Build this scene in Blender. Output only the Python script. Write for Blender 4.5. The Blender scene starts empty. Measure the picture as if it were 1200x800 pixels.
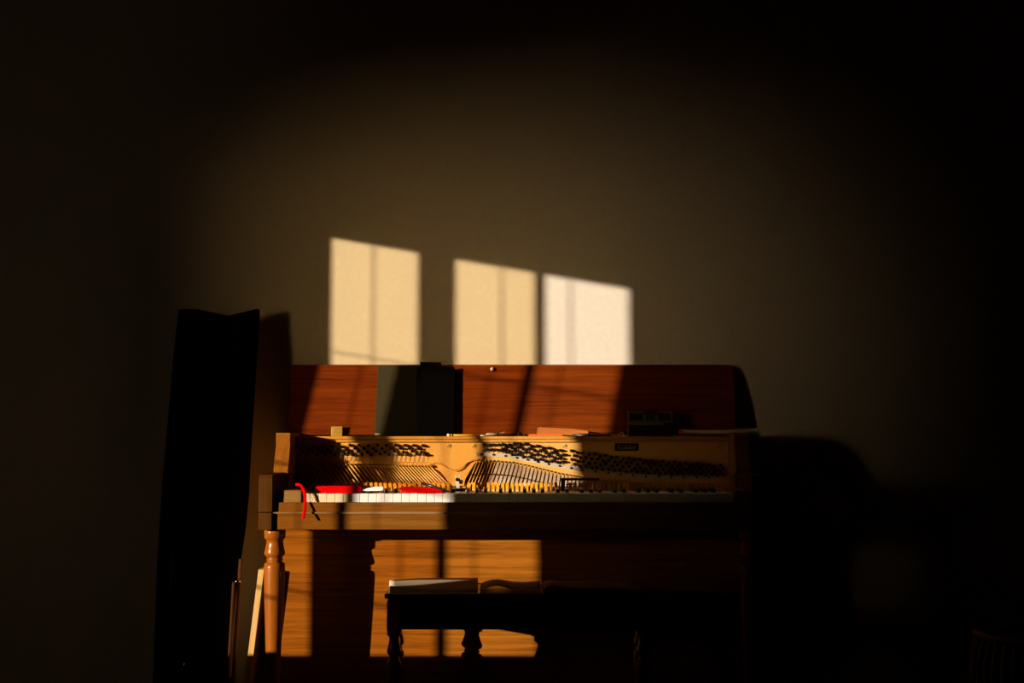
import bpy, bmesh, math, random
from mathutils import Vector, Matrix
random.seed(7)
sc = bpy.context.scene
COL = sc.collection

# ------------------------------------------------------------------ camera, light, exposure
CAM_D, CAM_Z, FPX = 4.09, 0.90, 1500.0
PITCH = math.atan(110 / 1500.0)
cam = bpy.data.objects.new('camera', bpy.data.cameras.new('camera'))
COL.objects.link(cam)
cam.location = (0, -CAM_D, CAM_Z)
cam.rotation_euler = (math.pi / 2 + PITCH, 0, 0)
cam.data.sensor_width = 36
cam.data.lens = 45
sc.camera = cam

SR, SS = 1.27, 0.22                      # sun travels (SR, 1, -SS)
SUN = Vector((SR, 1, -SS)).normalized()
sun = bpy.data.objects.new('sun', bpy.data.lights.new('sun', 'SUN'))
COL.objects.link(sun)
sun.location = (-6, -4, 3)
sun.rotation_euler = SUN.to_track_quat('-Z', 'Y').to_euler()
sun.data.energy = 7.9
sun.data.angle = math.radians(0.36)
sun.data.color = (1.0, 0.93, 0.80)

# glow of the hazy sky round the low sun, outside the window
WX = -2.9
WCEN = Vector((WX, -2.21, 1.2))
glow = bpy.data.objects.new('sky_glow', bpy.data.lights.new('sky_glow', 'AREA'))
COL.objects.link(glow)
GDIR = Vector((SR, 1, -0.10)).normalized()
glow.location = WCEN - GDIR * 1.3 + Vector((0, 0, 0.30))
glow.rotation_euler = GDIR.to_track_quat('-Z', 'Z').to_euler()
glow.data.shape = 'RECTANGLE'
glow.data.size = 0.9
glow.data.size_y = 0.9
glow.data.spread = math.radians(18)
glow.data.energy = 1.35
glow.data.color = (1.0, 0.77, 0.42)

world = bpy.data.worlds.new('sky')
sc.world = world
world.use_nodes = True
world.node_tree.nodes['Background'].inputs[0].default_value = (0.75, 0.8, 1.0, 1)
world.node_tree.nodes['Background'].inputs[1].default_value = 0.003

sc.view_settings.view_transform = 'Standard'
sc.view_settings.look = 'None'
sc.view_settings.exposure = 0.0
sc.view_settings.gamma = 1.0
sc.view_settings.use_curve_mapping = False

# ------------------------------------------------------------------ measuring helpers
def at(px, py, D):
    """world point for a measured direction, D metres from the viewer towards the wall"""
    a, b = (px - 600) / FPX, (400 - py) / FPX
    c, s = math.cos(PITCH), math.sin(PITCH)
    dy, dz = c - b * s, s + b * c
    t = D / dy
    return Vector((a * t, D - CAM_D, CAM_Z + dz * t))
def X(px, D, py=540): return at(px, py, D).x
def Z(py, D): return at(600, py, D).z
def Y(D): return D - CAM_D

# ------------------------------------------------------------------ materials
def mat(name, color, rough=0.5, metal=0.0, spec=0.5, coat=0.0, noise=None, bump=0.0, bscale=200):
    m = bpy.data.materials.new(name); m.use_nodes = True
    nt = m.node_tree; b = nt.nodes['Principled BSDF']
    b.inputs['Base Color'].default_value = (*color, 1)
    b.inputs['Roughness'].default_value = rough
    b.inputs['Metallic'].default_value = metal
    b.inputs['Specular IOR Level'].default_value = spec
    b.inputs['Coat Weight'].default_value = coat
    b.inputs['Coat Roughness'].default_value = 0.15
    tc = nt.nodes.new('ShaderNodeTexCoord')
    n = nt.nodes.new('ShaderNodeTexNoise'); n.inputs['Scale'].default_value = bscale
    n.inputs['Detail'].default_value = 4
    nt.links.new(tc.outputs['Object'], n.inputs['Vector'])
    amt = 0.12 if noise is None else noise
    r = nt.nodes.new('ShaderNodeValToRGB')
    r.color_ramp.elements[0].position = 0.3; r.color_ramp.elements[1].position = 0.7
    r.color_ramp.elements[0].color = (*[c * (1 - amt) for c in color], 1)
    r.color_ramp.elements[1].color = (*[min(1, c * (1 + amt)) for c in color], 1)
    nt.links.new(n.outputs['Fac'], r.inputs['Fac'])
    nt.links.new(r.outputs['Color'], b.inputs['Base Color'])
    if bump:
        bp = nt.nodes.new('ShaderNodeBump'); bp.inputs['Strength'].default_value = bump
        bp.inputs['Distance'].default_value = 0.002
        nt.links.new(n.outputs['Fac'], bp.inputs['Height'])
        nt.links.new(bp.outputs['Normal'], b.inputs['Normal'])
    return m

def wood(name, dark, light, axis='x', rough=0.35, coat=0.3, fine=1.0, coatr=0.2, spec=0.2):
    m = bpy.data.materials.new(name); m.use_nodes = True
    nt = m.node_tree; b = nt.nodes['Principled BSDF']
    tc = nt.nodes.new('ShaderNodeTexCoord')
    mp = nt.nodes.new('ShaderNodeMapping')
    s = {'x': (2.2, 30, 60), 'z': (60, 60, 3.0), 'y': (60, 3, 60)}[axis]
    mp.inputs['Scale'].default_value = tuple(v * fine for v in s)
    nt.links.new(tc.outputs['Object'], mp.inputs['Vector'])
    n = nt.nodes.new('ShaderNodeTexNoise'); n.inputs['Scale'].default_value = 1
    n.inputs['Detail'].default_value = 6; n.inputs['Roughness'].default_value = 0.62
    n.inputs['Distortion'].default_value = 0.6
    nt.links.new(mp.outputs['Vector'], n.inputs['Vector'])
    mp2 = nt.nodes.new('ShaderNodeMapping')
    mp2.inputs['Scale'].default_value = tuple(v * 6 * fine for v in s)
    nt.links.new(tc.outputs['Object'], mp2.inputs['Vector'])
    n2 = nt.nodes.new('ShaderNodeTexNoise'); n2.inputs['Scale'].default_value = 1
    n2.inputs['Detail'].default_value = 2
    nt.links.new(mp2.outputs['Vector'], n2.inputs['Vector'])
    mx = nt.nodes.new('ShaderNodeMix'); mx.inputs['Factor'].default_value = 0.3
    nt.links.new(n.outputs['Fac'], mx.inputs['A']); nt.links.new(n2.outputs['Fac'], mx.inputs['B'])
    r = nt.nodes.new('ShaderNodeValToRGB')
    r.color_ramp.elements[0].position = 0.36; r.color_ramp.elements[0].color = (*dark, 1)
    r.color_ramp.elements[1].position = 0.6; r.color_ramp.elements[1].color = (*light, 1)
    nt.links.new(mx.outputs['Result'], r.inputs['Fac'])
    nt.links.new(r.outputs['Color'], b.inputs['Base Color'])
    b.inputs['Roughness'].default_value = rough
    b.inputs['Coat Weight'].default_value = coat
    b.inputs['Coat Roughness'].default_value = coatr
    b.inputs['Specular IOR Level'].default_value = spec
    bp = nt.nodes.new('ShaderNodeBump'); bp.inputs['Strength'].default_value = 0.08
    bp.inputs['Distance'].default_value = 0.001
    nt.links.new(n2.outputs['Fac'], bp.inputs['Height']); nt.links.new(bp.outputs['Normal'], b.inputs['Normal'])
    return m

def glass(name, tint):
    m = bpy.data.materials.new(name); m.use_nodes = True
    nt = m.node_tree; nt.nodes.remove(nt.nodes['Principled BSDF'])
    t = nt.nodes.new('ShaderNodeBsdfTransparent'); t.inputs[0].default_value = (*tint, 1)
    g = nt.nodes.new('ShaderNodeBsdfGlossy'); g.inputs['Roughness'].default_value = 0.02
    f = nt.nodes.new('ShaderNodeFresnel'); f.inputs[0].default_value = 1.3
    x = nt.nodes.new('ShaderNodeMixShader')
    nt.links.new(f.outputs[0], x.inputs[0]); nt.links.new(t.outputs[0], x.inputs[1]); nt.links.new(g.outputs[0], x.inputs[2])
    nt.links.new(x.outputs[0], nt.nodes['Material Output'].inputs['Surface'])
    return m

M = {}
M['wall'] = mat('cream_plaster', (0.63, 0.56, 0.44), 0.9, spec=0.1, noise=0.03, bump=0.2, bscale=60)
M['room'] = mat('low_bounce_brown', (0.16, 0.10, 0.06), 0.9, spec=0.1, noise=0.05, bscale=30)  # unseen walls and ceiling coloured dark to hold back bounce light
M['floor'] = wood('floor_wood', (0.05, 0.022, 0.010), (0.09, 0.045, 0.02), 'x', 0.55, 0.0)
M['frame'] = mat('painted_window_frame', (0.35, 0.30, 0.24), 0.5, noise=0.04)
M['glass_amber'] = glass('amber_tint_glass', (0.93, 0.83, 0.68))  # tint added to two unseen window lights to warm their wall patches
M['glass_clear'] = glass('clear_glass', (1.0, 0.97, 0.97))
M['lid'] = wood('red_mahogany', (0.085, 0.011, 0.001), (0.18, 0.033, 0.002), 'x', 0.5, 0.0, spec=0.05)
M['case'] = wood('walnut_case', (0.15, 0.052, 0.005), (0.235, 0.088, 0.009), 'x', 0.55, 0.0, spec=0.05)
M['casez'] = wood('walnut_upright', (0.22, 0.078, 0.008), (0.32, 0.12, 0.014), 'z', 0.5, 0.0, spec=0.06)
M['arm'] = wood('worn_walnut', (0.055, 0.021, 0.004), (0.10, 0.040, 0.008), 'z', 0.5, 0.0, spec=0.05)
M['panel'] = wood('orange_walnut_panel', (0.165, 0.050, 0.004), (0.36, 0.115, 0.007), 'x', 0.55, 0.0, spec=0.05)
M['leg'] = wood('varnished_leg', (0.24, 0.070, 0.005), (0.38, 0.115, 0.010), 'z', 0.35, 0.35, coatr=0.15)
M['rail'] = wood('honey_rail', (0.46, 0.20, 0.03), (0.64, 0.30, 0.05), 'x', 0.5, 0.02, spec=0.15)
M['block'] = wood('pale_block', (0.20, 0.11, 0.035), (0.33, 0.19, 0.065), 'x', 0.5, 0.1, fine=2)
M['plate'] = mat('gold_iron_plate', (0.72, 0.365, 0.08), 0.5, 0.0, spec=0.25, noise=0.05, bump=0.05, bscale=120)
M['sound'] = wood('soundboard_spruce', (0.22, 0.07, 0.02), (0.34, 0.12, 0.035), 'z', 0.5, 0.1)
M['pin'] = mat('blued_steel', (0.018, 0.018, 0.022), 0.25, 0.75, noise=0.1)
M['pinrust'] = mat('string_coil_steel', (0.20, 0.14, 0.10), 0.3, 0.9)
M['steel'] = mat('dull_steel', (0.56, 0.46, 0.29), 0.45, 0.1, noise=0.08, bscale=300)
M['chrome'] = mat('bright_steel', (0.75, 0.73, 0.70), 0.15, 1.0)
M['string'] = mat('steel_string', (0.72, 0.50, 0.28), 0.35, 0.1)
M['copper'] = mat('copper_wound_string', (0.90, 0.46, 0.12), 0.35, 0.05)
M['brass'] = mat('brass', (0.50, 0.34, 0.06), 0.45, 0.25, noise=0.5, bscale=700)
M['ivory'] = mat('ivory_plastic', (0.82, 0.75, 0.62), 0.3, noise=0.02)
M['ebony'] = mat('ebony', (0.012, 0.011, 0.012), 0.3, noise=0.1)
M['stick'] = wood('yellow_pine', (0.75, 0.27, 0.006), (0.92, 0.38, 0.012), 'z', 0.6, 0.0, fine=2)
M['stickend'] = mat('pale_wood_end', (0.85, 0.50, 0.22), 0.5)
M['black'] = mat('black_iron', (0.01, 0.009, 0.009), 0.45, spec=0.3)
M['vinyl'] = mat('black_vinyl', (0.040, 0.034, 0.017), 0.65, spec=0.12, noise=0.25, bump=0.3, bscale=500)
M['bag'] = mat('black_nylon', (0.004, 0.0035, 0.004), 0.9, spec=0.0, noise=0.1, bump=0.3, bscale=300)
M['red'] = mat('red_felt', (0.66, 0.003, 0.004), 0.95, spec=0.0, noise=0.15, bump=0.4, bscale=500)
M['orange'] = mat('orange_plastic', (0.85, 0.13, 0.02), 0.45)
M['peach'] = wood('peach_wood', (0.38, 0.11, 0.02), (0.52, 0.18, 0.04), 'x', 0.5, 0.0, spec=0.1)
M['yellow'] = mat('pencil_yellow', (0.75, 0.38, 0.02), 0.4)
M['white'] = mat('white_plastic', (0.80, 0.75, 0.68), 0.35)
M['paper'] = mat('cream_paper', (0.74, 0.58, 0.36), 0.85, spec=0.05, noise=0.03)
M['olive'] = mat('olive_print', (0.10, 0.10, 0.055), 0.6)
M['mustard'] = mat('mustard_print', (0.22, 0.14, 0.03), 0.6)
M['cloth'] = mat('grey_cloth', (0.55, 0.47, 0.32), 0.8)
M['pale'] = wood('pale_pine_board', (0.62, 0.40, 0.16), (0.78, 0.54, 0.25), 'z', 0.5, 0.05)
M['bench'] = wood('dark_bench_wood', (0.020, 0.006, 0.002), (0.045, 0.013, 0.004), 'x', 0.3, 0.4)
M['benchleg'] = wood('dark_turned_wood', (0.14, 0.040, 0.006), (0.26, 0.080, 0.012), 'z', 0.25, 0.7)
M['slat'] = wood('brown_slat', (0.05, 0.014, 0.003), (0.09, 0.026, 0.006), 'z', 0.6, 0.0)
M['wicker'] = wood('brown_wicker', (0.18, 0.08, 0.02), (0.36, 0.17, 0.05), 'z', 0.6, 0.0)

# ------------------------------------------------------------------ mesh helpers
def bm_box(bm, a, b, bev=0.0):
    a, b = Vector(a), Vector(b)
    lo = Vector([min(a[i], b[i]) for i in range(3)]); hi = Vector([max(a[i], b[i]) for i in range(3)])
    vs = [bm.verts.new((x, y, z)) for x in (lo.x, hi.x) for y in (lo.y, hi.y) for z in (lo.z, hi.z)]
    fs = [(0, 1, 3, 2), (4, 6, 7, 5), (0, 4, 5, 1), (2, 3, 7, 6), (0, 2, 6, 4), (1, 5, 7, 3)]
    faces = [bm.faces.new([vs[i] for i in f]) for f in fs]
    if bev:
        es = list({e for f in faces for e in f.edges})
        bmesh.ops.bevel(bm, geom=es, offset=bev, segments=2, affect='EDGES', profile=0.5)
def box(a, b, bev=0.0):
    bm = bmesh.new(); bm_box(bm, a, b, bev); return bm
def bm_prism(bm, pts, vec, bev=0.0):
    """polygon of 3-D points swept along vec"""
    vec = Vector(vec)
    a = [bm.verts.new(p) for p in pts]; b = [bm.verts.new(Vector(p) + vec) for p in pts]
    n = len(pts); fs = [bm.faces.new(a), bm.faces.new(b[::-1])]
    for i in range(n): fs.append(bm.faces.new((a[i], b[i], b[(i + 1) % n], a[(i + 1) % n])))
    if bev:
        es = list(set(fs[0].edges) | set(fs[1].edges))
        bmesh.ops.bevel(bm, geom=es, offset=bev, segments=2, affect='EDGES', profile=0.5)
    bmesh.ops.recalc_face_normals(bm, faces=bm.faces)
def prism(pts, vec, bev=0.0):
    bm = bmesh.new(); bm_prism(bm, pts, vec, bev); return bm
def bm_lathe(bm, prof, c, axis=Vector((0, 0, 1)), seg=28):
    """prof: list of (distance along axis, radius)"""
    axis = Vector(axis).normalized()
    u = axis.orthogonal().normalized(); v = axis.cross(u)
    c = Vector(c); rings = []
    for h, r in prof:
        rings.append([bm.verts.new(c + axis * h + (u * math.cos(2 * math.pi * i / seg) + v * math.sin(2 * math.pi * i / seg)) * max(r, 1e-5)) for i in range(seg)])
    for k in range(len(rings) - 1):
        for i in range(seg):
            f = bm.faces.new((rings[k][i], rings[k][(i + 1) % seg], rings[k + 1][(i + 1) % seg], rings[k + 1][i]))
            f.smooth = True
    bm.faces.new(rings[0][::-1]); bm.faces.new(rings[-1])
    bmesh.ops.recalc_face_normals(bm, faces=bm.faces)
def lathe(prof, c, axis=(0, 0, 1), seg=28):
    bm = bmesh.new(); bm_lathe(bm, prof, c, axis, seg); return bm
def bm_tube(bm, pts, r, seg=8, ry=None):
    """swept tube with radius r (may be a list)"""
    pts = [Vector(p) for p in pts]; rings = []
    ts = [(b - a).normalized() for a, b in zip(pts, pts[1:])]
    up = min((Vector((0, 0, 1)), Vector((0, 1, 0)), Vector((1, 0, 0))), key=lambda u_: max(abs(t_.dot(u_)) for t_ in ts) + (0.0 if u_.z else 0.05))
    for i, p in enumerate(pts):
        t = (pts[min(i + 1, len(pts) - 1)] - pts[max(i - 1, 0)]).normalized()
        u = t.cross(up).normalized(); v = u.cross(t)
        rr = r[i] if isinstance(r, (list, tuple)) else r
        r2 = rr if ry is None else ry
        rings.append([bm.verts.new(p + u * rr * math.cos(2 * math.pi * k / seg) + v * r2 * math.sin(2 * math.pi * k / seg)) for k in range(seg)])
    for k in range(len(rings) - 1):
        for i in range(seg):
            f = bm.faces.new((rings[k][i], rings[k][(i + 1) % seg], rings[k + 1][(i + 1) % seg], rings[k + 1][i])); f.smooth = True
    bm.faces.new(rings[0][::-1]); bm.faces.new(rings[-1])
    bmesh.ops.recalc_face_normals(bm, faces=bm.faces)
def tube(pts, r, seg=8, ry=None):
    bm = bmesh.new(); bm_tube(bm, pts, r, seg, ry); return bm

def wpos(o):
    p = Vector((0, 0, 0))
    while o: p += o.location; o = o.parent
    return p
def obj(name, bm, m, parent=None, label=None, origin=None):
    """link a bmesh in world coordinates as one mesh object"""
    me = bpy.data.meshes.new(name)
    if origin is None:
        if parent is None:
            xs = [v.co for v in bm.verts]
            origin = Vector((sum(v.x for v in xs) / len(xs), sum(v.y for v in xs) / len(xs), min(v.z for v in xs)))
        else: origin = wpos(parent)
    origin = Vector(origin)
    bmesh.ops.translate(bm, verts=bm.verts, vec=-origin)
    bm.to_mesh(me); bm.free()
    me.materials.append(m)
    o = bpy.data.objects.new(name, me); COL.objects.link(o)
    if parent:
        o.parent = parent; o.location = origin - wpos(parent)
    else: o.location = origin
    if label: o['label'] = label
    return o
def copy_at(src, parent, world_loc):
    o = src.copy(); COL.objects.link(o); o.parent = parent
    o.location = Vector(world_loc) - (wpos(parent) if parent else Vector())
    return o
def thing(name, label, cat, loc, group=None):
    o = bpy.data.objects.new(name, None); COL.objects.link(o)
    o.location = loc; o.empty_display_size = 0.1
    o['label'] = label; o['category'] = cat
    if group: o['group'] = group
    return o
def tag(o, label, cat, group=None):
    o['label'] = label; o['category'] = cat
    if group: o['group'] = group
    return o
def struct(name, bm, m, parent=None):
    o = obj(name, bm, m, parent)
    if not parent: o['kind'] = 'structure'
    return o

# ------------------------------------------------------------------ room
H, XR, YF = 2.7, 2.7, -5.6
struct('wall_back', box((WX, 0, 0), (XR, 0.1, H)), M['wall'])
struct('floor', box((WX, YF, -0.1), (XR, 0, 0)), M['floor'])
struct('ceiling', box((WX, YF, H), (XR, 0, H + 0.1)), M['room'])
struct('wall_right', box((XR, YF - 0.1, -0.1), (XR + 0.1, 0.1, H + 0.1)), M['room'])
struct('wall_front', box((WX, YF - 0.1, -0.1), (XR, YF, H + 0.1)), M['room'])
# window opening in the left wall; the sun pattern on the back wall fixes its lights
def wy(xp): return -(xp + 0.015 - WX) / SR                     # back-wall x of a beam edge -> window y
TOPZ = 1.538 + SS * 1.826
bm = bmesh.new()
LIGHTS = [(-0.593, -0.289, -0.4445, 'glass_amber'), (-0.189, 0.0855, -0.031, 'glass_amber'), (0.099, 0.388, 0.189, 'glass_clear')]
y0, y1 = wy(LIGHTS[0][0]), wy(LIGHTS[2][1])            # y0 nearer the back wall
SILL = 0.45
T = 0.03
bm_box(bm, (WX - T, y0, -0.1), (WX, 0.1, H + 0.1))
bm_box(bm, (WX - T, YF - 0.1, -0.1), (WX, y1, H + 0.1))
bm_box(bm, (WX - T, y1, -0.1), (WX, y0, SILL))
bm_box(bm, (WX - T, y1, TOPZ + 0.055), (WX, y0, H + 0.1))
struct('wall_left', bm, M['room'])
win = bpy.data.objects.new('window_1', None); COL.objects.link(win)
win.location = (WX, (y0 + y1) / 2, SILL); win['kind'] = 'structure'
obj('ghost_strip_bar', box((WX - T, y1, TOPZ), (WX - 0.008, y0, TOPZ + 0.016)), M['frame'], win)
M['glass_ghost'] = glass('ghost_strip_glass', (0.045, 0.035, 0.015))  # unseen strip added over the window to throw faint patches above the beams
for a, b, c, g in LIGHTS:
    obj('ghost_strip_pane', box((WX - 0.018, wy(a + 0.02), TOPZ + 0.016), (WX - 0.015, wy(b - 0.03), TOPZ + 0.055)), M['glass_ghost'], win)
    obj('ghost_strip_post', box((WX - T, wy(a), TOPZ + 0.016), (WX - 0.008, wy(a + 0.02), TOPZ + 0.055)), M['frame'], win)
    obj('ghost_strip_post', box((WX - T, wy(b - 0.03), TOPZ + 0.016), (WX - 0.008, wy(b), TOPZ + 0.055)), M['frame'], win)
bars = [(LIGHTS[0][1], LIGHTS[1][0]), (LIGHTS[1][1], LIGHTS[2][0])]
for a, b in bars:
    obj('mullion', box((WX - T, wy(a), SILL), (WX - 0.005, wy(b), TOPZ + 0.055)), M['frame'], win)
for i, (a, b, c, g) in enumerate(LIGHTS):
    ya, yb, yc = wy(a), wy(b), wy(c)
    for k in range(2):
        q0, q1 = (ya, yc) if k == 0 else (yc, yb)
        obj('pane', box((WX - 0.018, q0, SILL), (WX - 0.015, q1, TOPZ)), M[g], win)
    obj('glazing_bar', tube([(WX - 0.016, yc, SILL), (WX - 0.016, yc, TOPZ)], 0.0022), M['frame'], win)
    for z in (1.574, 1.204, 0.832):
        r = 0.0022 if (i == 0 and z > 1.5) else 0.0040
        obj('glazing_bar', tube([(WX - 0.016, ya, z), (WX - 0.016, yb, z)], r), M['frame'], win)
# unseen low block added between window and piano, it cuts the foot of the beam
struct('beam_blocker', box((WX, -1.62, 0), (-1.47, -1.5, 0.528)), M['room'])

# ------------------------------------------------------------------ the piano
piano = thing('spinet_piano', 'walnut spinet piano against the wall, lid raised and front removed showing strings', 'piano', (0, Y(3.85), 0))
P = lambda name, bm, m, label=None: obj(name, bm, M[m], piano, label)

# lower body
P('side_panel', box((-0.708, Y(3.868), 0.0), (-0.668, Y(4.05), 0.785), 0.002), 'casez')
P('side_panel', box((0.668, Y(3.868), 0.0), (0.708, Y(4.05), 0.785), 0.002), 'casez')
P('lower_panel', box((-0.706, Y(3.853), 0.05), (0.706, Y(3.867), 0.70), 0.001), 'panel')
P('toe_rail', box((-0.706, Y(3.845), 0.0), (0.706, Y(3.867), 0.05), 0.003), 'case')
zb, zg, zt = Z(620.5, 3.64), Z(601.5, 3.64), Z(588.5, 3.64)
P('key_bed', box((-0.676, Y(3.64), zb), (0.676, Y(3.86), zg - 0.001), 0.002), 'case')
bm = bmesh.new(); bm_box(bm, (-0.674, Y(3.636), zg - 0.001), (0.674, Y(3.652), zg + 0.005), 0.0015)
P('bead', bm, 'block', 'thin lighter moulding line along the front')
P('key_slip', box((-0.674, Y(3.641), zg + 0.004), (0.674, Y(3.656), zt), 0.0015), 'case')
for s in (-1, 1):
    pr = [(3.628, Z(599.5, 3.628)), (3.625, Z(560, 3.628)), (3.632, Z(556.5, 3.628)), (3.645, Z(555.5, 3.628)), (3.845, Z(555.5, 3.628)), (3.845, Z(599.5, 3.628))]
    P('arm', prism([(s * 0.7135, Y(d), z) for d, z in pr], (-s * 0.0385, 0, 0), 0.0015), 'arm')
    P('arm_foot', box((s * 0.7135, Y(3.628), Z(621, 3.628)), (s * 0.6765, Y(3.86), Z(600.8, 3.628)), 0.001), 'arm')
# key blocks
P('key_block', box((X(331, 3.65), Y(3.65), zt - 0.01), (X(353.6, 3.65), Y(3.80), Z(574.3, 3.65)), 0.0015), 'block', 'pale key block')
P('key_block', box((X(860.5, 3.65), Y(3.65), zt - 0.01), (X(875, 3.65), Y(3.80), Z(574.3, 3.65)), 0.0015), 'block')
# upper cheeks: curved front, flat top
zc0, zc1 = Z(554.5, 3.82), Z(507, 3.84)
for s in (-1, 1):
    pr = [(3.815, zc0), (3.812, zc0 + 0.01), (3.825, zc0 + 0.045), (3.838, zc0 + 0.08), (3.845, zc1), (4.03, zc1), (4.03, zc0)]
    P('cheek', prism([(s * 0.707, Y(d), z) for d, z in pr], (-s * 0.043, 0, 0), 0.0015), 'casez')
    P('cheek_foot', box((s * 0.700, Y(3.86), 0.785), (s * 0.668, Y(4.03), zc0 + 0.001)), 'casez')
# top rail and ledge
zr = Z(511, 3.94)
bm = bmesh.new()
bm_box(bm, (-0.664, Y(3.938), zr - 0.009), (0.664, Y(3.957), zr), 0.002)
bm_box(bm, (-0.664, Y(3.942), zr - 0.0185), (0.664, Y(3.957), zr - 0.0095), 0.002)
P('top_rail', bm, 'rail')
P('ledge', box((-0.664, Y(3.957), zr - 0.02), (0.664, Y(4.03), zr), 0.0), 'rail')
P('back_post', box((-0.664, Y(4.032), 0.05), (0.664, Y(4.06), zr - 0.03)), 'black')
# raised lid leaning on the wall
lt, lb = at(600, 427.3, 4.066), at(600, 509.3, 4.029)
bm = bmesh.new()
dv = (lt - lb).normalized(); nrm = Vector((0, dv.z, -dv.y))
pts = [Vector((-0.703, lb.y, lb.z)), Vector((0.703, lb.y, lb.z)), Vector((0.703, lt.y, lt.z - 0.004)), Vector((0.690, lt.y, lt.z)), Vector((-0.703, lt.y, lt.z))]
bm_prism(bm, pts, Vector((0, 0.0115, 0.001)), 0.0008)
lid = P('lid', bm, 'lid')
k = at(576.5, 432.5, 4.0605)
obj('lid_button', lathe([(0, 0.0058), (0.004, 0.0058), (0.0065, 0.0035), (0.0072, 0.0005)], k, (0, -1, 0.1), 16), M['stickend'], lid)
hb = at(394.5, 505, 4.018)
bm = box((X(388, 4.02), Y(4.014), zr), (X(401, 4.02), Y(4.019), Z(499.5, 4.03)), 0.0005)
hinge = P('hinge', bm, 'brass', 'square brass hinge leaf')
for dx in (-0.010, 0.010):
    obj('screw', lathe([(0, 0.0025), (0.0015, 0.0018)], hb + Vector((dx, -0.0035, 0.004)), (0, -1, 0), 8), M['brass'], hinge)

# legs
def turned(cx, cy, pts, scale=1.0):
    return lathe([(z, r) for z, r in pts], (cx, cy, 0), seg=36)
DL = 3.68
legp = [(876, 5.6), (868, 6.8), (860, 6.2), (765, 8.8), (700, 11.3), (664, 12.2), (659.5, 11.8), (658.2, 9.2), (656.8, 8.6), (655.6, 9.6), (654.2, 9.4), (653.2, 8.4),
        (651.8, 9.4), (649.5, 11.8), (647.0, 12.0), (642, 10.9), (636, 9.7), (632.5, 9.8), (631, 11.2), (630, 12.2), (622.5, 12.4), (621.4, 11.8)]
prof = [(Z(py, DL), r * DL / FPX) for py, r in legp]
prof[0] = (0.0, prof[0][1]); prof[-1] = (Z(621, 3.628), prof[-1][1])
legx = X(322, DL, 640)
for s in (-1, 1): P('leg', lathe(prof, (s * abs(legx), Y(DL), 0), seg=40), 'leg')

# keys
kx0, kx1 = X(354.0, 3.657, 583), X(859.3, 3.657, 583)
kw = (kx1 - kx0) / 52
kz1, kz0 = Z(578, 3.657), Z(588.3, 3.657)
bm = box((-kw / 2 + 0.0005, 0, kz0 - kz1 - 0.004), (kw / 2 - 0.0005, 0.150, 0), 0.0012)
first = obj('white_key', bm, M['ivory'], piano, origin=(0, 0, 0))
bm = bmesh.new()
h = 0.0115
bm_prism(bm, [(-0.005, 0.0, 0), (-0.005, 0.095, 0), (-0.005, 0.095, h), (-0.005, 0.006, h), (-0.005, 0.001, h - 0.003)], (0.010, 0, 0), 0.0008)
firstb = obj('black_key', bm, M['ebony'], piano, origin=(0, 0, 0))
nb = 0
for i in range(52):
    loc = (kx0 + kw * (i + 0.5), Y(3.657), kz1 + random.uniform(-0.0006, 0.0004))
    o = first if i == 0 else copy_at(first, piano, loc)
    if i == 0: o.location = Vector(loc) - wpos(piano)
    # octave: A B C D E F G ; black after A, C, D, F, G
    if 'ABCDEFG'[i % 7] in 'ACDFG' and i < 51:
        loc = (kx0 + kw * (i + 1) + {'A': 0.0015, 'C': -0.002, 'D': 0.002, 'F': -0.003, 'G': 0}['ABCDEFG'[i % 7]], Y(3.709), kz1 - 0.0005)
        o = firstb if nb == 0 else copy_at(firstb, piano, loc)
        if nb == 0: o.location = Vector(loc) - wpos(piano)
        nb += 1
# bare wooden key tails standing behind the keys
DS = 3.885
sw = (X(858, DS) - X(360, DS)) / 88
zs1, zs0 = Z(565.3, DS), Z(580, DS)
bm = bmesh.new(); hh = zs1 - zs0
bm_prism(bm, [(-0.0047, 0, 0), (0.0047, 0, 0), (0.0047, 0, hh), (-0.0047, 0, hh)], (0, 0.016, 0), 0.0006)
st0 = obj('key_tail', bm, M['stick'], piano, origin=(0, 0, 0))
bm = box((-0.0047, -0.006, 0.0), (0.0047, -0.0002, 0.016), 0.0008)
cap0 = obj('tail_block', bm, M['stickend'], piano, origin=(0, 0, 0)); cap0.parent = st0; cap0.location = (0, 0, 0)
for i in range(88):
    px = 360 + (858 - 360) * (i + 0.5) / 88
    if 530 < px < 548 or 656 < px < 665: dz = -0.012
    elif px < 400: dz = -0.004
    else: dz = random.uniform(-0.0012, 0.0008)
    loc = (X(px, DS), Y(DS), zs0 + dz)
    if i == 0: o = st0; o.location = Vector(loc) - wpos(piano); c = cap0
    else:
        o = copy_at(st0, piano, loc); c = cap0.copy(); COL.objects.link(c); c.parent = o
    o.rotation_euler = (0, random.uniform(-0.03, 0.03) - (0.12 if 405 < px < 530 else 0.0), 0)
P('key_frame', box((-0.66, Y(3.775), zg), (0.66, Y(3.90), zs0 + 0.001)), 'black')

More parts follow.
